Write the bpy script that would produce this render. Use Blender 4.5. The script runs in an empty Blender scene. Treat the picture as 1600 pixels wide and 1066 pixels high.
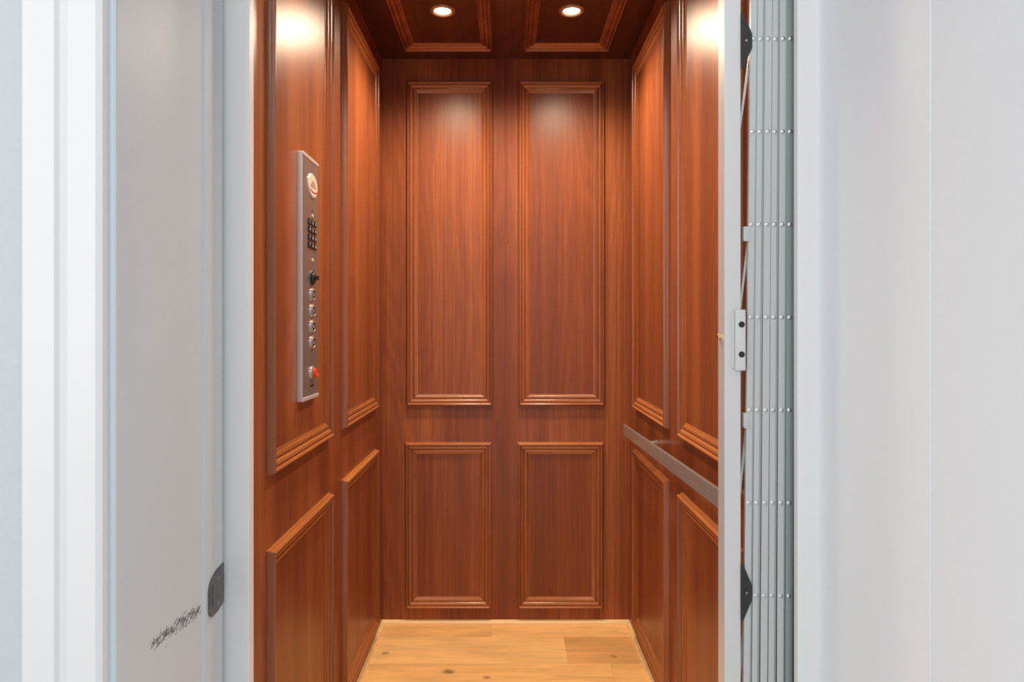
import bpy, bmesh, math, random
from mathutils import Vector, Matrix
random.seed(7)
S = bpy.context.scene
C = S.collection
S.view_settings.view_transform = 'Standard'
S.view_settings.look = 'None'
PI = math.pi

# ------------------------------------------------------------------ materials
def newmat(name):
    m = bpy.data.materials.new(name); m.use_nodes = True
    nt = m.node_tree
    return m, nt, nt.nodes['Principled BSDF']

def simple(name, col, rough=.5, metal=0, noise=0.0, nscale=40, bump=0.0, coat=0):
    m, nt, b = newmat(name)
    b.inputs['Base Color'].default_value = (*col, 1)
    b.inputs['Roughness'].default_value = rough
    b.inputs['Metallic'].default_value = metal
    b.inputs['Coat Weight'].default_value = coat
    tc = nt.nodes.new('ShaderNodeTexCoord')
    n = nt.nodes.new('ShaderNodeTexNoise'); n.inputs['Scale'].default_value = nscale
    n.inputs['Detail'].default_value = 4
    nt.links.new(tc.outputs['Object'], n.inputs['Vector'])
    if noise:
        r = nt.nodes.new('ShaderNodeMapRange')
        r.inputs['To Min'].default_value = 1 - noise; r.inputs['To Max'].default_value = 1 + noise
        nt.links.new(n.outputs['Fac'], r.inputs['Value'])
        mx = nt.nodes.new('ShaderNodeVectorMath'); mx.operation = 'SCALE'
        mx.inputs[0].default_value = col
        nt.links.new(r.outputs['Result'], mx.inputs['Scale'])
        nt.links.new(mx.outputs['Vector'], b.inputs['Base Color'])
    if bump:
        bp = nt.nodes.new('ShaderNodeBump'); bp.inputs['Strength'].default_value = bump
        bp.inputs['Distance'].default_value = .002
        nt.links.new(n.outputs['Fac'], bp.inputs['Height'])
        nt.links.new(bp.outputs['Normal'], b.inputs['Normal'])
    return m

def brushed(name, col, rough=.35, scale=(400, 400, 4), metal=.9, var=.03):
    m, nt, b = newmat(name)
    b.inputs['Metallic'].default_value = metal
    tc = nt.nodes.new('ShaderNodeTexCoord'); mp = nt.nodes.new('ShaderNodeMapping')
    mp.inputs['Scale'].default_value = scale
    n = nt.nodes.new('ShaderNodeTexNoise'); n.inputs['Scale'].default_value = 1
    nt.links.new(tc.outputs['Object'], mp.inputs['Vector']); nt.links.new(mp.outputs['Vector'], n.inputs['Vector'])
    r = nt.nodes.new('ShaderNodeMapRange'); r.inputs['To Min'].default_value = rough - var; r.inputs['To Max'].default_value = rough + var
    nt.links.new(n.outputs['Fac'], r.inputs['Value']); nt.links.new(r.outputs['Result'], b.inputs['Roughness'])
    b.inputs['Base Color'].default_value = (*col, 1)
    return m

def wood(name, dark, mid, light, axis='Z', rough=.34, spec=.40, coat=0):
    m, nt, b = newmat(name)
    L = nt.links
    tc = nt.nodes.new('ShaderNodeTexCoord')
    oi = nt.nodes.new('ShaderNodeObjectInfo')
    off = nt.nodes.new('ShaderNodeVectorMath'); off.operation = 'SCALE'
    off.inputs[0].default_value = (7.3, 5.1, 3.7)
    L.new(oi.outputs['Random'], off.inputs['Scale'])
    ad = nt.nodes.new('ShaderNodeVectorMath'); ad.operation = 'ADD'
    L.new(tc.outputs['Object'], ad.inputs[0]); L.new(off.outputs['Vector'], ad.inputs[1])
    def noise(a, l, det=4, dist=0.0, rgh=.55):
        mp = nt.nodes.new('ShaderNodeMapping')
        mp.inputs['Scale'].default_value = {'Z': (a, a, l), 'X': (l, a, a), 'Y': (a, l, a)}[axis]
        n = nt.nodes.new('ShaderNodeTexNoise'); n.inputs['Scale'].default_value = 1
        n.inputs['Detail'].default_value = det; n.inputs['Distortion'].default_value = dist
        n.inputs['Roughness'].default_value = rgh
        L.new(ad.outputs['Vector'], mp.inputs['Vector']); L.new(mp.outputs['Vector'], n.inputs['Vector'])
        return n.outputs['Fac']
    bands = noise(9, .03, 1)
    fig = noise(170, .7, 4, 0)
    ring = noise(4, .6, 1, .1)
    pore = noise(620, 9, 3)
    mu = nt.nodes.new('ShaderNodeMath'); mu.operation = 'MULTIPLY'; mu.inputs[1].default_value = 110
    L.new(ring, mu.inputs[0])
    si = nt.nodes.new('ShaderNodeMath'); si.operation = 'SINE'; L.new(mu.outputs[0], si.inputs[0])
    def madd(a, k, c):
        x = nt.nodes.new('ShaderNodeMath'); x.operation = 'MULTIPLY_ADD'
        L.new(a, x.inputs[0]); x.inputs[1].default_value = k
        if isinstance(c, float): x.inputs[2].default_value = c
        else: L.new(c, x.inputs[2])
        return x.outputs[0]
    v = madd(bands, .78, -.36)
    v = madd(fig, .42, v)
    v = madd(si.outputs[0], .03, v)
    v = madd(pore, .50, v)
    rp = nt.nodes.new('ShaderNodeValToRGB')
    rp.color_ramp.elements[0].position = .2; rp.color_ramp.elements[0].color = (*dark, 1)
    rp.color_ramp.elements[1].position = .85; rp.color_ramp.elements[1].color = (*light, 1)
    e = rp.color_ramp.elements.new(.5); e.color = (*mid, 1)
    L.new(v, rp.inputs['Fac'])
    L.new(rp.outputs['Color'], b.inputs['Base Color'])
    b.inputs['Roughness'].default_value = rough
    b.inputs['Specular IOR Level'].default_value = spec
    b.inputs['Coat Weight'].default_value = coat; b.inputs['Coat Roughness'].default_value = .12
    bp = nt.nodes.new('ShaderNodeBump'); bp.inputs['Strength'].default_value = .08; bp.inputs['Distance'].default_value = .0006
    L.new(pore, bp.inputs['Height']); L.new(bp.outputs['Normal'], b.inputs['Normal'])
    return m

D, M_, Lt = (.140, .0325, .0110), (.243, .063, .0200), (.44, .142, .044)
W_v = wood('mahogany_vertical', D, M_, Lt, 'Z')
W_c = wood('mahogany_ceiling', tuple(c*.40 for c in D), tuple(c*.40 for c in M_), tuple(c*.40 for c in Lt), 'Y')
MC = ((.17, .044, .014), (.285, .081, .025), (.42, .138, .043))
W_m = wood('mahogany_molding', *MC, 'Z', rough=.22, spec=.5, coat=.1)
MC_lit = tuple((c[0]*1.55, c[1]*1.85, c[2]*1.8) for c in MC)  # downlight gleam on the horizontal rails painted in as lighter, golden wood
W_lit_x = wood('mahogany_molding_crosswise_lit', *MC_lit, 'X', rough=.20, spec=.5, coat=.1)
W_lit_y = wood('mahogany_molding_lengthwise_lit', *MC_lit, 'Y', rough=.20, spec=.5, coat=.1)

def oak(name, col, k=0):
    m, nt, b = newmat(name); L = nt.links
    tc = nt.nodes.new('ShaderNodeTexCoord')
    def noi(sc, det, dist, seed):
        mp = nt.nodes.new('ShaderNodeMapping'); mp.inputs['Scale'].default_value = sc; mp.inputs['Location'].default_value = (seed, seed*1.7, 0)
        L.new(tc.outputs['Object'], mp.inputs['Vector'])
        n = nt.nodes.new('ShaderNodeTexNoise'); n.inputs['Scale'].default_value = 1; n.inputs['Detail'].default_value = det; n.inputs['Distortion'].default_value = dist
        L.new(mp.outputs['Vector'], n.inputs['Vector']); return n.outputs['Fac']
    a = noi((5, 46, 46), 6, 1.1, k*3.1); c = noi((2.0, 9, 9), 2, 1.5, k*5.3)
    ad = nt.nodes.new('ShaderNodeMath'); ad.operation = 'ADD'; L.new(a, ad.inputs[0]); L.new(c, ad.inputs[1])
    r = nt.nodes.new('ShaderNodeMapRange'); r.inputs['From Min'].default_value = .6; r.inputs['From Max'].default_value = 1.4
    r.inputs['To Min'].default_value = .76; r.inputs['To Max'].default_value = 1.18
    L.new(ad.outputs[0], r.inputs['Value'])
    sc = nt.nodes.new('ShaderNodeVectorMath'); sc.operation = 'SCALE'; sc.inputs[0].default_value = col
    L.new(r.outputs['Result'], sc.inputs['Scale'])
    cur = sc.outputs['Vector']
    dn = nt.nodes.new('ShaderNodeTexNoise'); dn.inputs['Scale'].default_value = 45; L.new(tc.outputs['Object'], dn.inputs['Vector'])
    ds = nt.nodes.new('ShaderNodeVectorMath'); ds.operation = 'SCALE'; ds.inputs['Scale'].default_value = .012
    L.new(dn.outputs['Color'], ds.inputs[0])
    da = nt.nodes.new('ShaderNodeVectorMath'); da.operation = 'ADD'
    L.new(tc.outputs['Object'], da.inputs[0]); L.new(ds.outputs['Vector'], da.inputs[1])
    for (kx, ky, kr, dk) in ((-.183, 2.14, .013, .35), (-.06, 2.105, .009, .45), (-.405, 2.26, .009, .5), (.36, 2.24, .008, .55), (-.26, 1.75, .012, .4), (.2, 1.5, .012, .4)):
        sb = nt.nodes.new('ShaderNodeVectorMath'); sb.operation = 'SUBTRACT'; sb.inputs[1].default_value = (kx+.006, ky+.006, .006)
        L.new(da.outputs['Vector'], sb.inputs[0])
        ml = nt.nodes.new('ShaderNodeVectorMath'); ml.operation = 'MULTIPLY'; ml.inputs[1].default_value = (.8, 1, 0)
        L.new(sb.outputs['Vector'], ml.inputs[0])
        ln = nt.nodes.new('ShaderNodeVectorMath'); ln.operation = 'LENGTH'; L.new(ml.outputs['Vector'], ln.inputs[0])
        rr = nt.nodes.new('ShaderNodeMapRange'); rr.interpolation_type = 'SMOOTHSTEP'
        rr.inputs['From Min'].default_value = kr*.3; rr.inputs['From Max'].default_value = kr*1.7
        rr.inputs['To Min'].default_value = dk; rr.inputs['To Max'].default_value = 1
        L.new(ln.outputs['Value'], rr.inputs['Value'])
        s2 = nt.nodes.new('ShaderNodeVectorMath'); s2.operation = 'SCALE'
        L.new(cur, s2.inputs[0]); L.new(rr.outputs['Result'], s2.inputs['Scale']); cur = s2.outputs['Vector']
    L.new(cur, b.inputs['Base Color'])
    b.inputs['Roughness'].default_value = .42
    return m
OAK = [oak('oak_plank_honey', (.97, .57, .225), 0), oak('oak_plank_gold', (.93, .53, .20), 1), oak('oak_plank_brown', (.76, .41, .15), 2), oak('oak_plank_pale', (.98, .60, .25), 3)]
W_strip = oak('oak_strip', (.98, .70, .34), 4)
HALLF = simple('neutral_hall_floor', (.58, .60, .62), .5, noise=.03)  # unseen hall floor, made neutral grey to keep warm bounce off the jambs
P_wall = simple('blue_grey_wall_paint', (.51, .55, .572), .7, noise=.03, nscale=60, bump=.5)
P_case = simple('white_casing_paint', (.70, .70, .70), .4, noise=.01, nscale=8, bump=.05)
P_jamb = simple('shaded_jamb_paint', (.57, .64, .69), .45, noise=.02, nscale=14, bump=.12)  # shade on the left jamb put into its colour, darker than the right
P_rjamb = simple('white_jamb_paint', (.79, .845, .89), .45, noise=.01, nscale=8, bump=.05)
P_door = simple('pale_grey_door_paint', (.75, .815, .865), .5, noise=.01, nscale=8, bump=.05)
P_rstop = simple('white_right_stop_paint', (.74, .745, .745), .4, noise=.01, nscale=8, bump=.05)
P_stop = simple('white_stop_paint', (.75, .76, .765), .4, noise=.01, nscale=20, bump=.05)
P_shaft = simple('dark_shaft_board', (.05, .05, .05), .9, noise=.1)
ALU = brushed('aluminium', (.64, .645, .64), .4, metal=.35)
SLAT = brushed('galvanised_slat', (.53, .555, .55), .34, metal=.35)
SLAT2 = brushed('galvanised_slat_darker', (.33, .365, .36), .34, metal=.35)
SLATD = brushed('slat_gap_shade', (.05, .06, .06), .4, metal=.3)  # shade in the gaps between slats painted near black
SLATT = brushed('galvanised_slat_green', (.32, .40, .39), .36, metal=.3)
STEEL = simple('polished_rivet', (.60, .62, .62), .25, .8)
PLATE = brushed('brushed_steel_face', (.285, .28, .275), .28, (300, 300, 3), metal=.65, var=.02)
EDGE = brushed('satin_steel_edge', (.70, .70, .70), .3, (300, 300, 3), metal=.5, var=.02)
CHROME = simple('bright_steel_edge', (.85, .85, .85), .18, .9)
BLACK = simple('black_plastic', (.012, .012, .012), .35)
BLACKM = simple('black_matte_bracket', (.02, .02, .022), .6)
DGREY = simple('dark_grey_keypad', (.06, .06, .06), .4)
WHITE = simple('white_mark', (.85, .85, .85), .5)
RED = simple('red_switch', (.75, .05, .02), .3)
BADGE = simple('cream_badge', (.78, .70, .62), .35, .2, noise=.1, nscale=80)
COPPER = simple('copper_emblem', (.45, .18, .10), .4, .3)
BRASS = simple('brass', (.75, .52, .22), .3, 1)
RING = simple('copper_trim_ring', (.55, .33, .20), .35, .6)
BRONZE = brushed('brushed_nickel_rail', (.42, .405, .385), .28, (300, 3, 300), metal=.55, var=.02)
STRIKE = simple('worn_grey_steel', (.13, .135, .14), .5, .3, noise=.5, nscale=90)
SCUFF = simple('dark_scuff', (.17, .17, .17), .8, noise=.3, nscale=200)
SCREW = simple('screw_steel', (.25, .25, .25), .3, 1)
GLASS = simple('amber_lens', (.6, .5, .3), .3)
def emis(name, col, s):
    m, nt, b = newmat(name)
    b.inputs['Base Color'].default_value = (*col, 1)
    b.inputs['Emission Color'].default_value = (*col, 1); b.inputs['Emission Strength'].default_value = s
    return m
BULB = emis('warm_bulb', (1, .86, .62), 14)

# ------------------------------------------------------------------ helpers
def thing(name, label, cat, loc, group=None):
    o = bpy.data.objects.new(name, None); C.objects.link(o); o.location = loc
    o.empty_display_size = .05
    o['label'] = label; o['category'] = cat
    if group: o['group'] = group
    return o
def wloc(o):
    v = Vector((0, 0, 0))
    while o is not None:
        v += o.location; o = o.parent
    return v
def obj(name, bm, mats, parent=None, smooth=False, origin=None, label=None):
    """bm is in world coordinates; origin moves the object's origin"""
    org = Vector(origin) if origin is not None else (wloc(parent) if parent else Vector((0, 0, 0)))
    bmesh.ops.translate(bm, verts=bm.verts, vec=-org)
    bmesh.ops.recalc_face_normals(bm, faces=bm.faces)
    me = bpy.data.meshes.new(name); bm.to_mesh(me); bm.free()
    if not isinstance(mats, (list, tuple)): mats = [mats]
    for m in mats: me.materials.append(m)
    if smooth:
        for p in me.polygons: p.use_smooth = True
        try: me.set_sharp_from_angle(angle=math.radians(35))
        except Exception: pass
    o = bpy.data.objects.new(name, me); C.objects.link(o)
    if parent: o.parent = parent; o.location = org - wloc(parent)
    else: o.location = org
    if label: o['label'] = label
    return o
def struct(name, bm, m, parent=None, origin=None, smooth=False):
    o = obj(name, bm, m, parent, smooth, origin)
    if parent is None: o['kind'] = 'structure'
    return o
def hexa(bm, b4, t4, mi=0):
    vs = [bm.verts.new(p) for p in list(b4) + list(t4)]
    fs = [(0, 1, 2, 3), (4, 5, 6, 7), (0, 1, 5, 4), (1, 2, 6, 5), (2, 3, 7, 6), (3, 0, 4, 7)]
    for f in fs:
        fc = bm.faces.new([vs[i] for i in f]); fc.material_index = mi
    return vs
def box(bm, x0, x1, y0, y1, z0, z1, bev=0, mi=0):
    t = bmesh.new()
    hexa(t, [(x0, y0, z0), (x1, y0, z0), (x1, y1, z0), (x0, y1, z0)], [(x0, y0, z1), (x1, y0, z1), (x1, y1, z1), (x0, y1, z1)], mi)
    bmesh.ops.recalc_face_normals(t, faces=t.faces)
    if bev: bmesh.ops.bevel(t, geom=list(t.edges), offset=bev, segments=3, profile=.6, affect='EDGES')
    me = bpy.data.meshes.new('tmp'); t.to_mesh(me); t.free(); bm.from_mesh(me); bpy.data.meshes.remove(me)
def BX(*a, bev=0):
    bm = bmesh.new(); box(bm, *a, bev=bev); return bm
def lathe(bm, c, axis, prof, n=32, sx=1.0, sy=1.0):
    c = Vector(c); a = Vector(axis).normalized()
    u = Vector((0, 0, 1)) if abs(a.z) < .9 else Vector((1, 0, 0))
    v = a.cross(u).normalized(); u = v.cross(a).normalized()
    rings = []
    for r, h in prof:
        if r < 1e-6: rings.append([bm.verts.new(c + a*h)])
        else: rings.append([bm.verts.new(c + a*h + u*(r*sx*math.cos(2*PI*i/n)) + v*(r*sy*math.sin(2*PI*i/n))) for i in range(n)])
    for A, B in zip(rings, rings[1:]):
        for i in range(n):
            j = (i+1) % n
            if len(A) == 1 and len(B) == 1: continue
            if len(A) == 1: bm.faces.new([A[0], B[i], B[j]])
            elif len(B) == 1: bm.faces.new([A[i], A[j], B[0]])
            else: bm.faces.new([A[i], A[j], B[j], B[i]])
def LT(*a, **k):
    bm = bmesh.new(); lathe(bm, *a, **k); return bm
# stepped outer edge, outer bead, cove, inner bead, thin fillet
PROF = [(0, 0), (0, .0055), (.0008, .0068), (.0024, .0072), (.0032, .0095), (.0036, .0145), (.0052, .0170), (.0078, .0176), (.0100, .0164), (.0114, .0135), (.0120, .0094), (.0136, .0092), (.0146, .0124), (.0170, .0136), (.0198, .0131), (.0226, .0112), (.0248, .0088),
        (.0256, .0056), (.0274, .0054), (.0286, .0086), (.0312, .0093), (.0342, .0084), (.0370, .0060), (.0390, .0044), (.0415, .0038), (.0430, .0030), (.0435, 0)]
def frame(u0, u1, v0, v1, f, prof=PROF):
    """picture-frame moulding; f(u,v,h) -> world; rails (k = 0, 2) take material 1, stiles material 0"""
    bm = bmesh.new(); prev = None
    for i, h in prof:
        r = [bm.verts.new(f(u, v, h)) for u, v in ((u0+i, v0+i), (u1-i, v0+i), (u1-i, v1-i), (u0+i, v1-i))]
        if prev:
            for k in range(4):
                j = (k+1) % 4
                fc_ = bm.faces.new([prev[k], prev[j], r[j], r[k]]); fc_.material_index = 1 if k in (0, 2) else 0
        prev = r
    return bm
def panel(parent, u0, u1, v0, v1, f, mat, mmats, org, label=None):
    g = .030
    pts = [f(u, v, h) for h in (-.001, .0022) for u, v in ((u0+g, v0+g), (u1-g, v0+g), (u1-g, v1-g), (u0+g, v1-g))]
    bm = bmesh.new(); hexa(bm, pts[:4], pts[4:])
    p = obj('recessed_panel', bm, mat, parent, origin=org)
    m = obj('panel_molding', frame(u0, u1, v0, v1, f), mmats, p, smooth=True)
    return p

# ------------------------------------------------------------------ camera: eye (0,0,1.10), f = 1050 px, vanishing point (790,510)
H = 1.10
cam = bpy.data.cameras.new('camera'); co = bpy.data.objects.new('camera', cam); C.objects.link(co)
co.location = (0, 0, H); co.rotation_euler = (PI/2, 0, 0)
cam.sensor_width = 36; cam.lens = 1050/1600*36
cam.shift_x = 10/1600; cam.shift_y = -23/1600; cam.clip_start = .02
S.camera = co

XW, YB, YF, ZC = .457, 2.488, 1.19, 2.09
UZ0, UZ1, LZ0, LZ1 = .806, 2.005, .057, .671

# ------------------------------------------------------------------ elevator cab shell
bm = bmesh.new()
rowsy = [YF-.03, 1.43, 1.62, 1.81, 2.00, 2.19, 2.38, YB+.02]
cuts = {0: [(-.1, 1)], 1: [(.21, 0)], 2: [(-.22, 2)], 3: [(.05, 1)], 4: [(.34, 0)], 5: [(.205, 3)], 6: [(-.05, 1)]}
last = {0: 0, 1: 1, 2: 3, 3: 0, 4: 1, 5: 2, 6: 0}
g = .0003
for r in range(7):
    x = -XW-.02
    for xc, mi in cuts[r] + [(XW+.02, last[r])]:
        box(bm, x+g, xc-g, rowsy[r]+g, rowsy[r+1]-g, -.03, 0, mi=mi); x = xc
box(bm, -XW-.02, XW+.02, YF-.03, YB+.02, -.05, -.0012, mi=2)
struct('floor', bm, OAK)
wb = struct('wall_back', BX(-XW-.02, XW+.02, YB, YB+.02, 0, ZC), W_v)
wl = struct('wall_left', BX(-XW-.02, -XW, YF, YB, 0, ZC), W_v)
wr = struct('wall_right', BX(XW, XW+.02, YF, YB, 0, ZC), W_v)
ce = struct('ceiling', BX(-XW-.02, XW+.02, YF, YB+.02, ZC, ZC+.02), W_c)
fb = lambda u, v, h: (u, YB-h, v)
fl = lambda u, v, h: (-XW+h, u, v)
fr = lambda u, v, h: (XW-h, u, v)
fc = lambda u, v, h: (u, v, ZC-h)
for (u0, u1) in ((-.367, -.046), (.047, .367)):
    panel(wb, u0, u1, UZ0, UZ1, fb, W_v, [W_m, W_lit_x], (u0, YB, UZ0))
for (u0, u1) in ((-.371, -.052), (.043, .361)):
    panel(wb, u0, u1, LZ0, LZ1, fb, W_v, [W_m, W_lit_x], (u0, YB, LZ0))
obj('wood_plug', BX(-.010, .012, YB-.0006, YB+.001, 1.410, 1.438), W_v, wb, origin=(0, YB, 1.4))
for w, f, sx in ((wl, fl, -1), (wr, fr, 1)):
    for (u0, u1) in ((1.280, 1.733), (1.868, 2.348)):
        panel(w, u0, u1, UZ0+.008, UZ1, f, W_v, [W_m, W_lit_y], (sx*XW, u0, UZ0))
        panel(w, u0, u1, LZ0, LZ1, f, W_v, [W_m, W_lit_y], (sx*XW, u0, LZ0))
for (u0, u1) in ((-.362, -.045), (.062, .368)):
    panel(ce, u0, u1, 1.84, 2.385, fc, W_c, [W_m, W_lit_x], (u0, 1.84, ZC))
    panel(ce, u0, u1, 1.25, 1.74, fc, W_c, [W_m, W_lit_x], (u0, 1.25, ZC))
def qstrip(name, pts):
    bm = bmesh.new()
    A, B, n, = pts
    pr = [(0, 0), (.014, 0), (.0135, .006), (.009, .0115), (.003, .014), (0, .014)]
    ra = [bm.verts.new((A[0]+n[0]*a, A[1]+n[1]*a, z)) for a, z in pr]
    rb = [bm.verts.new((B[0]+n[0]*a, B[1]+n[1]*a, z)) for a, z in pr]
    for i in range(len(pr)):
        j = (i+1) % len(pr); bm.faces.new([ra[i], ra[j], rb[j], rb[i]])
    bm.faces.new(ra); bm.faces.new(rb)
    o = obj(name, bm, W_strip); o['kind'] = 'structure'
qstrip('baseboard_back', ((-XW, YB), (XW, YB), (0, -1)))
qstrip('baseboard_left', ((-XW, YF), (-XW, YB-.014), (1, 0)))
qstrip('baseboard_right', ((XW, YF), (XW, YB-.014), (-1, 0)))

# ------------------------------------------------------------------ shaft and hall
bm = bmesh.new()
box(bm, -.80, -.78, 1.10, 2.72, -.3, 2.7); box(bm, .78, .80, 1.10, 2.72, -.3, 2.7)
box(bm, -.78, .78, 2.70, 2.72, -.3, 2.7); box(bm, -.78, .78, 1.10, 2.70, 2.68, 2.70); box(bm, -.78, .78, 1.10, 2.70, -.3, -.28)
struct('wall_shaft', bm, P_shaft)
bm = bmesh.new()
box(bm, -2.4, -.480, .795, 1.10, 0, 2.7); box(bm, .537, 2.4, .818, 1.10, 0, 2.7); box(bm, -.480, .537, .80, 1.10, 2.10, 2.7)
struct('wall_front', bm, P_wall)
struct('floor_hall', BX(-2.4, 2.4, -2.6, 1.13, -.03, 0), HALLF)

bm = bmesh.new()
pts = [(0, 0), (0, .016), (.004, .020), (.040, .020), (.044, .016), (.050, .014), (.054, .017), (.086, .017), (.092, .013), (.094, .008), (.094, 0)]
lo = [bm.verts.new((-.561+a, .795-h, 0)) for a, h in pts]; hi = [bm.verts.new((-.561+a, .795-h, 2.19)) for a, h in pts]
for i in range(len(pts)):
    j = (i+1) % len(pts); bm.faces.new([lo[i], lo[j], hi[j], hi[i]])
bm.faces.new(lo); bm.faces.new(hi)
struct('trim_1', bm, P_case)                          # left casing
bm = bmesh.new()
sec = [(-.480, .792), (-.4630, .792), (-.4605, .7945), (-.460, .797), (-.460, 1.016), (-.4570, 1.021), (-.4560, 1.030), (-.4560, 1.080), (-.4575, 1.087), (-.462, 1.091), (-.474, 1.092), (-.474, 1.100), (-.480, 1.100)]
lo = [bm.verts.new((x, y, 0)) for x, y in sec]; hi = [bm.verts.new((x, y, 2.10)) for x, y in sec]
for i in range(len(sec)):
    j = (i+1) % len(sec); bm.faces.new([lo[i], lo[j], hi[j], hi[i]])
bm.faces.new(lo); bm.faces.new(hi)
jl = struct('trim_2', bm, P_jamb)                     # left jamb
struct('trim_3', BX(-.480, -.4200, 1.100, 1.122, 0, 2.08, bev=.003), P_stop)     # left stop
struct('trim_4', BX(.513, .537, .8127, 1.100, 0, 2.10), P_rjamb)    # right jamb
struct('trim_5', BX(.4785, .537, 1.100, 1.118, 0, 2.08, bev=.004), P_rstop)   # right stop
struct('trim_6', BX(-.460, .513, .795, 1.100, 2.08, 2.10, bev=.002), P_rjamb) # head jamb
struct('trim_7', BX(-.561, .60, .775, .795, 2.11, 2.20, bev=.003), P_case)   # head casing
# scuffs on the left jamb: a broken chain of scraped strokes
bm = bmesh.new()
def fleck(y, z, l, h, rise):
    hexa(bm, [(-.4604, y, z), (-.4604, y+l, z+rise), (-.4604, y+l, z+h*.6+rise), (-.4604, y, z+h)],
         [(-.4598, y, z), (-.4598, y+l, z+rise), (-.4598, y+l, z+h*.6+rise), (-.4598, y, z+h)])
nl = 17
for c in range(nl):
    t = c/(nl-1)
    y = .876 + t*.130; zc = .6835 - .0105*t
    for s in range(random.randint(9, 19)):
        fleck(y+random.gauss(0, .0026), zc+random.gauss(0, .0030+.0022*t), random.uniform(.0015, .006), random.uniform(.0005, .0019), random.uniform(.001, .006))
for i in range(90):
    t = random.random()
    fleck(.876+t*.135, .682-.0105*t+random.gauss(0, .0055), random.uniform(.001, .004), random.uniform(.0004, .0010), random.uniform(-.001, .002))
obj('scuff_mark', bm, SCUFF, jl, label='dark scraped scuff in the jamb paint')

sp = thing('strike_plate', 'worn dark grey metal strike plate on the left door jamb beside the scuff', 'strike plate', (-.456, 1.052, .645))
bm = bmesh.new()
out = [(1.084, .719), (1.060, .717), (1.040, .710), (1.032, .703), (1.029, .694), (1.029, .662), (1.033, .654), (1.042, .649), (1.060, .650), (1.084, .656)]
lo = [bm.verts.new((-.4563, y, z)) for y, z in out]; hi = [bm.verts.new((-.4535, y, z)) for y, z in out]
for i in range(len(out)):
    j = (i+1) % len(out); bm.faces.new([lo[i], lo[j], hi[j], hi[i]])
bm.faces.new(hi); bm.faces.new(lo)
bmesh.ops.recalc_face_normals(bm, faces=bm.faces)
bmesh.ops.bevel(bm, geom=[e for e in bm.edges if abs(e.verts[0].co.x-e.verts[1].co.x) < 1e-6 and e.verts[0].co.x > -.455], offset=.001, segments=2, affect='EDGES')
obj('plate', bm, STRIKE, sp)
obj('latch_lip', BX(-.4537, -.4520, 1.040, 1.043, .666, .700, bev=.0006), STRIKE, sp)
for z in (.664, .702):
    obj('screw', LT((-.4535, 1.060, z), (1, 0, 0), [(.0035, 0), (.003, .0006), (0, .0009)], n=16), SCREW, sp, smooth=True)

# open door on the right
dr = struct('door_1', BX(.5190, .550, -.085, .8122, .01, 2.07), P_door)
for a in ((-.085, .12), (.60, .8122)):
    obj('stile', BX(.5143, .5190, a[0], a[1], .01, 2.07), P_door, dr)
for a in ((.01, .22), (1.93, 2.07)):
    obj('rail', BX(.5143, .5190, .12, .60, a[0], a[1]), P_door, dr)
for z in (.2, 1.82):
    obj('hinge', LT((.511, .8125, z), (0, 0, 1), [(0, 0), (.006, 0), (.006, .09), (0, .09)], n=14), CHROME, dr, smooth=True)

# ------------------------------------------------------------------ control panel on left wall
cp = thing('elevator_control_panel', 'tall brushed steel elevator control panel with round buttons on the left wood wall', 'control panel', (-XW, 1.525, .934))
y0, y1, z0, z1, xf = 1.467, 1.590, .934, 1.484, -.4425
obj('housing', BX(-XW, xf-.001, y0, y1, z0, z1, bev=.004), EDGE, cp, smooth=True)
obj('faceplate', BX(xf-.002, xf, y0+.002, y1-.002, z0+.010, z1-.010, bev=.0008), PLATE, cp)
for z in (z0, z1-.009):
    obj('end_cap', BX(xf-.006, xf+.0012, y0+.001, y1-.001, z, z+.009, bev=.002), EDGE, cp, smooth=True)
yc = 1.537
bd = obj('badge', LT((xf, yc, 1.421), (1, 0, 0), [(.028, 0), (.028, .0015), (.026, .0025), (.0245, .002), (0, .002)], n=40, sx=1, sy=1.38), EDGE, cp, smooth=True)
bdi = obj('badge_field', LT((xf+.002, yc, 1.421), (1, 0, 0), [(.024, 0), (.024, .0008), (0, .0010)], n=40, sx=1, sy=1.4), BADGE, bd)
bm = bmesh.new()
for k in range(7):                                    # emblem: upright strokes over a curved base
    yy = yc-.020+k*.0062; hh = [.006, .011, .016, .013, .017, .010, .005][k]
    box(bm, xf+.0028, xf+.0034, yy, yy+.0026, 1.416, 1.416+hh)
for k in range(11):
    t = -1+k*.2; box(bm, xf+.0028, xf+.0034, yc+t*.025, yc+t*.025+.0046, 1.408-.004*(1-t*t), 1.4115-.004*(1-t*t))
obj('emblem', bm, COPPER, bd)
for z in (1.352, 1.251):
    obj('indicator_light', LT((xf, yc+.002, z), (1, 0, 0), [(.0045, 0), (.004, .002), (0, .003)], n=16), GLASS, cp, smooth=True)
obj('speaker_slot', BX(xf, xf+.0006, yc-.004, yc+.008, 1.362, 1.366), DGREY, cp)
keys = '123456789*0#'
bpy.context.view_layer.update()
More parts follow.
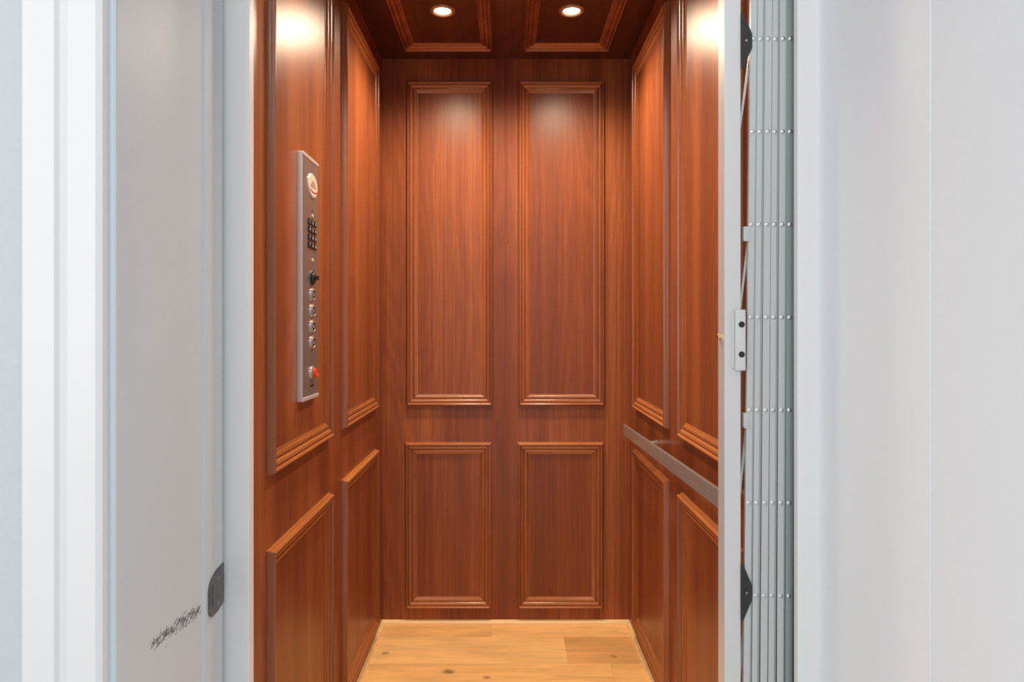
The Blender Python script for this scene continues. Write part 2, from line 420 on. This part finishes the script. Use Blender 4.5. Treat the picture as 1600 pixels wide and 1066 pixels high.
for r in range(4):
    for c in range(3):
        ky = yc-.024+c*.0225; kz = 1.336-r*.0175
        kb = obj('keypad_button', BX(xf, xf+.0025, ky-.0090, ky+.0090, kz-.0068, kz+.0068, bev=.001), BLACK, cp, origin=(xf, ky, kz))
        cu = bpy.data.curves.new('digit', 'FONT'); cu.body = keys[r*3+c]; cu.size = .010; cu.align_x = 'CENTER'; cu.align_y = 'CENTER'; cu.extrude = .0002
        to = bpy.data.objects.new('tmp_digit', cu); C.objects.link(to)
        bpy.context.view_layer.update()
        me = bpy.data.meshes.new_from_object(to.evaluated_get(bpy.context.evaluated_depsgraph_get()))
        bpy.data.objects.remove(to)
        me.materials.clear(); me.materials.append(WHITE)
        me.transform(Matrix(((0, 0, 1, 0), (1, 0, 0, 0), (0, 1, 0, 0), (0, 0, 0, 1))))
        do = bpy.data.objects.new('digit', me); C.objects.link(do); do.parent = kb; do.location = (.0028, 0, 0)
ks = obj('key_switch', LT((xf, yc, 1.211), (1, 0, 0), [(.0165, 0), (.0165, .003), (.014, .004), (.012, .004), (.011, .007), (0, .008)], n=32), BLACK, cp, smooth=True)
obj('switch_knob', BX(xf+.006, xf+.014, yc-.004, yc+.010, 1.206, 1.216, bev=.002), BLACK, ks)
for i, z in enumerate((1.173, 1.136, 1.100, 1.0635)):
    b_ = obj('floor_button', LT((xf, yc, z), (1, 0, 0), [(.0155, 0), (.0155, .0022), (.014, .0034), (.0125, .0034), (.012, .002)], n=36), CHROME, cp, smooth=True, origin=(xf, yc, z))
    obj('button_cap', LT((xf, yc, z), (1, 0, 0), [(.012, .0), (.012, .003), (.011, .0036), (0, .0038)], n=32), EDGE, b_, smooth=True)
    bm = bmesh.new(); lathe(bm, (xf+.0038, yc, z), (1, 0, 0), [(.0100, 0), (.0100, .0005), (.0052, .0005), (.0052, 0)], n=24)
    obj('button_ring', bm, BLACK, b_)
rs = obj('stop_switch', LT((xf, yc, .994), (1, 0, 0), [(.015, 0), (.015, .003), (.012, .005), (0, .005)], n=32), CHROME, cp, smooth=True)
bm = bmesh.new(); lathe(bm, (xf+.003, yc, .994), (1, 0, 0), [(.0105, 0), (.0105, .004), (.0085, .006), (.004, .007), (0, .0075)], n=24)
lathe(bm, (xf+.007, yc+.003, .988), (1, -.1, -.25), [(.0035, 0), (.0045, .005), (.003, .007), (0, .0075)], n=16)
obj('red_toggle', bm, RED, rs, smooth=True)
bm = bmesh.new()
for k in range(5): box(bm, xf, xf+.0006, yc-.016+k*.007, yc-.012+k*.007, .9625, .9665)
obj('engraved_mark', bm, BLACK, cp)

# ------------------------------------------------------------------ handrail on right wall
hr = thing('handrail', 'flat brushed metal handrail bar on the right wood wall', 'handrail', (XW, 1.75, .74))
def zr(y): return .742 + (2.327-y)/(2.327-1.30)*.026
ya, yb2 = 1.235, 2.327
bm = bmesh.new()
hexa(bm, [(.408, ya, zr(ya)-.019), (.415, ya, zr(ya)-.019), (.415, yb2, zr(yb2)-.019), (.408, yb2, zr(yb2)-.019)],
     [(.408, ya, zr(ya)+.019), (.415, ya, zr(ya)+.019), (.415, yb2, zr(yb2)+.019), (.408, yb2, zr(yb2)+.019)])
bmesh.ops.recalc_face_normals(bm, faces=bm.faces)
bmesh.ops.bevel(bm, geom=list(bm.edges), offset=.0015, segments=2, affect='EDGES')
obj('rail', bm, BRONZE, hr)
for y in (2.03, 1.34):
    z = zr(y)-.002
    obj('standoff', LT((.415, y, z), (1, 0, 0), [(.006, 0), (.006, .036), (.009, .038), (.009, .042)], n=24), BRONZE, hr, smooth=True)

# ------------------------------------------------------------------ downlights
def downlight(name, x, y, label, e, ang, bl, sf=1.0):
    t = thing(name, label, 'ceiling light', (x, y, ZC), 'recessed ceiling downlights')
    obj('trim_ring', LT((x, y, ZC-.0022), (0, 0, -1), [(.040, 0), (.040, .003), (.036, .006), (.030, .006), (.026, .002), (.026, 0)], n=40), RING, t, smooth=True)
    obj('lamp', LT((x, y, ZC-.0025), (0, 0, -1), [(.025, 0), (.018, .003), (0, .005)], n=32), BULB, t, smooth=True)
    l = bpy.data.lights.new('downlight_beam', 'SPOT'); l.energy = e; l.color = (1, .81, .58); l.spot_size = math.radians(ang); l.spot_blend = bl; l.shadow_soft_size = .05
    l.specular_factor = sf
    lo_ = bpy.data.objects.new('downlight_beam', l); C.objects.link(lo_); lo_.location = (x, y, ZC-.055)
downlight('recessed_downlight', -.197, 2.10, 'lit round recessed downlight in the left ceiling panel', 33, 160, 1, .7)
downlight('recessed_downlight', .206, 2.10, 'lit round recessed downlight in the right ceiling panel', 33, 160, 1, .7)
for x in (-.197, .206):
    downlight('recessed_downlight', x, 1.50, 'lit round recessed downlight near the car entrance, %s side' % ('left' if x < 0 else 'right'), 24, 124, 1, .5)

# ------------------------------------------------------------------ folding gate
GY = 1.13
gt = thing('folding_gate', 'folded silver metal scissor gate stacked at the right side of the car entrance', 'gate', (.43, 1.145, 0))
bm = bmesh.new()
box(bm, .368, .3955, GY, 1.164, .015, 2.03, bev=.0012)
obj('lead_post', bm, ALU, gt)
def xs(i, z):
    t = (z-.646)/(1.584-.646)
    return (.4085+.0138*i)*(1-t) + (.4185+.0124*i)*t
rows = [1.584+.156*2-.1562*k for k in range(12)]
for i in range(6):
    bm = bmesh.new()
    zb, zt = .03, 2.02
    xb, xt = xs(i, zb), xs(i, zt)
    w = .0068
    cut = [.50, .30, .62, .35, .52, .3][i]                   # where the face steps back, differs from leaf to leaf
    fb_ = [.0, .0008, 0, .0015, .0002, 0][i]
    def q(x, w0, w1, ya_, yb_, t, z): return [(x+w0, GY+ya_, z), (x+w1, GY+yb_, z), (x+w1, GY+yb_+t, z), (x+w0, GY+ya_+t, z)]
    hexa(bm, q(xb, -w, w*cut, fb_, fb_, .0012, zb), q(xt, -w, w*cut, fb_, fb_, .0012, zt), 3 if i == 5 else 0)
    hexa(bm, q(xb, w*cut, w*.86, fb_+.0006, fb_+.0006, .0012, zb), q(xt, w*cut, w*.86, fb_+.0006, fb_+.0006, .0012, zt), 1)
    hexa(bm, q(xb, w*.86, w*1.02, fb_+.0026, fb_+.0028, .0012, zb), q(xt, w*.86, w*1.02, fb_+.0026, fb_+.0028, .0012, zt), 2)
    dd = .005 if i == 0 else .020
    hexa(bm, q(xb, -w, -w+.0013, fb_+.0012, fb_+.0012, dd, zb), q(xt, -w, -w+.0013, fb_+.0012, fb_+.0012, dd, zt), 0 if i == 0 else 2)
    sl = obj('slat', bm, [SLAT, SLAT2, SLATD, SLATT], gt, origin=(xb, GY, zb))
    for z in rows:
        obj('rivet', LT((xs(i, z)-.0015, GY+fb_, z), (0, -1, 0), [(.0038, 0), (.0036, .0012), (.0025, .002), (0, .0022)], n=14), STEEL, sl, smooth=True)
for k in range(len(rows)-1):
    za, zb = rows[k], rows[k+1]
    if k % 2: continue
    xa, xb = xs(0, za)-.001, .3955
    yy = GY+.0085
    bm = bmesh.new(); w = .0018
    hexa(bm, [(xb-w, yy, zb), (xb+w, yy, zb), (xb+w, yy+.0022, zb), (xb-w, yy+.0022, zb)], [(xa-w, yy, za), (xa+w, yy, za), (xa+w, yy+.0022, za), (xa-w, yy+.0022, za)])
    obj('scissor_link', bm, SLAT, gt)
for z in (1.272-.018, .958-.018, 1.89):
    bm = bmesh.new(); box(bm, .400, .410, GY-.001, GY+.012, z-.010, z+.014, bev=.0015)
    box(bm, .400, .411, GY-.003, GY, z-.011, z-.008)
    obj('link_clip', bm, SLAT, gt)
for z in (1.579, .653):
    bm = bmesh.new()
    o2 = [(.3956, z+.046), (.399, z+.046), (.4135, z+.012), (.4135, z-.012), (.399, z-.046), (.3956, z-.046)]
    lo = [bm.verts.new((x, GY-.003, q_)) for x, q_ in o2]; hi = [bm.verts.new((x, GY-.0005, q_)) for x, q_ in o2]
    for i in range(6): bm.faces.new([lo[i], lo[(i+1) % 6], hi[(i+1) % 6], hi[i]])
    bm.faces.new(lo); bm.faces.new(hi)
    b_ = obj('black_bracket', bm, BLACKM, gt)
    obj('bracket_screw', LT((.404, GY-.003, z), (0, -1, 0), [(.003, 0), (.0025, .0012), (0, .0015)], n=12), SCREW, b_)
lb = obj('latch', BX(.3835, .4005, GY-.010, GY, 1.026, 1.128, bev=.0018), ALU, gt, smooth=True)
obj('latch_tab', BX(.3790, .3835, GY-.003, GY, 1.030, 1.124, bev=.0008), ALU, lb)
for z in (1.103, 1.053):
    obj('latch_screw', LT((.3935, GY-.010, z), (0, -1, 0), [(.0052, 0), (.005, .001), (0, .0012)], n=16), BLACK, lb)
bm = bmesh.new(); lathe(bm, (.368, 1.150, 1.081), (-1, 0, 0), [(.0035, 0), (.0035, .003), (.006, .0035), (.006, .006), (.0025, .006), (.0025, .0045)], n=18)
obj('brass_eyelet', bm, BRASS, gt, smooth=True)
obj('top_track', BX(-XW, .49, 1.126, 1.170, 2.03, 2.07, bev=.002), ALU, gt)
struct('trim_8', BX(-.46, .51, 1.10, 1.16, -.02, .004, bev=.001), ALU)   # sill

# ------------------------------------------------------------------ light
w = bpy.data.worlds.new('hall_light'); S.world = w; w.use_nodes = True
w.node_tree.nodes['Background'].inputs['Color'].default_value = (.97, .985, 1, 1)
w.node_tree.nodes['Background'].inputs['Strength'].default_value = .85
def area(name, loc, tgt, size, e, col):
    l = bpy.data.lights.new(name, 'AREA'); l.shape = 'RECTANGLE'; l.size, l.size_y = size; l.energy = e; l.color = col
    o = bpy.data.objects.new(name, l); C.objects.link(o); o.location = loc
    o.rotation_euler = (Vector(tgt)-Vector(loc)).to_track_quat('-Z', 'Y').to_euler()
area('hall_window_light', (-1.5, -1.2, 1.5), (.4, 1.0, 1.1), (1.2, 1.8), 20, (.97, .99, 1))
area('hall_overhead_fill', (0, -1.0, 2.6), (0, 1.0, 1.0), (1.4, 1.0), 10, (1, .98, .95))  # unseen fill lamp added above and behind the camera to light the hall
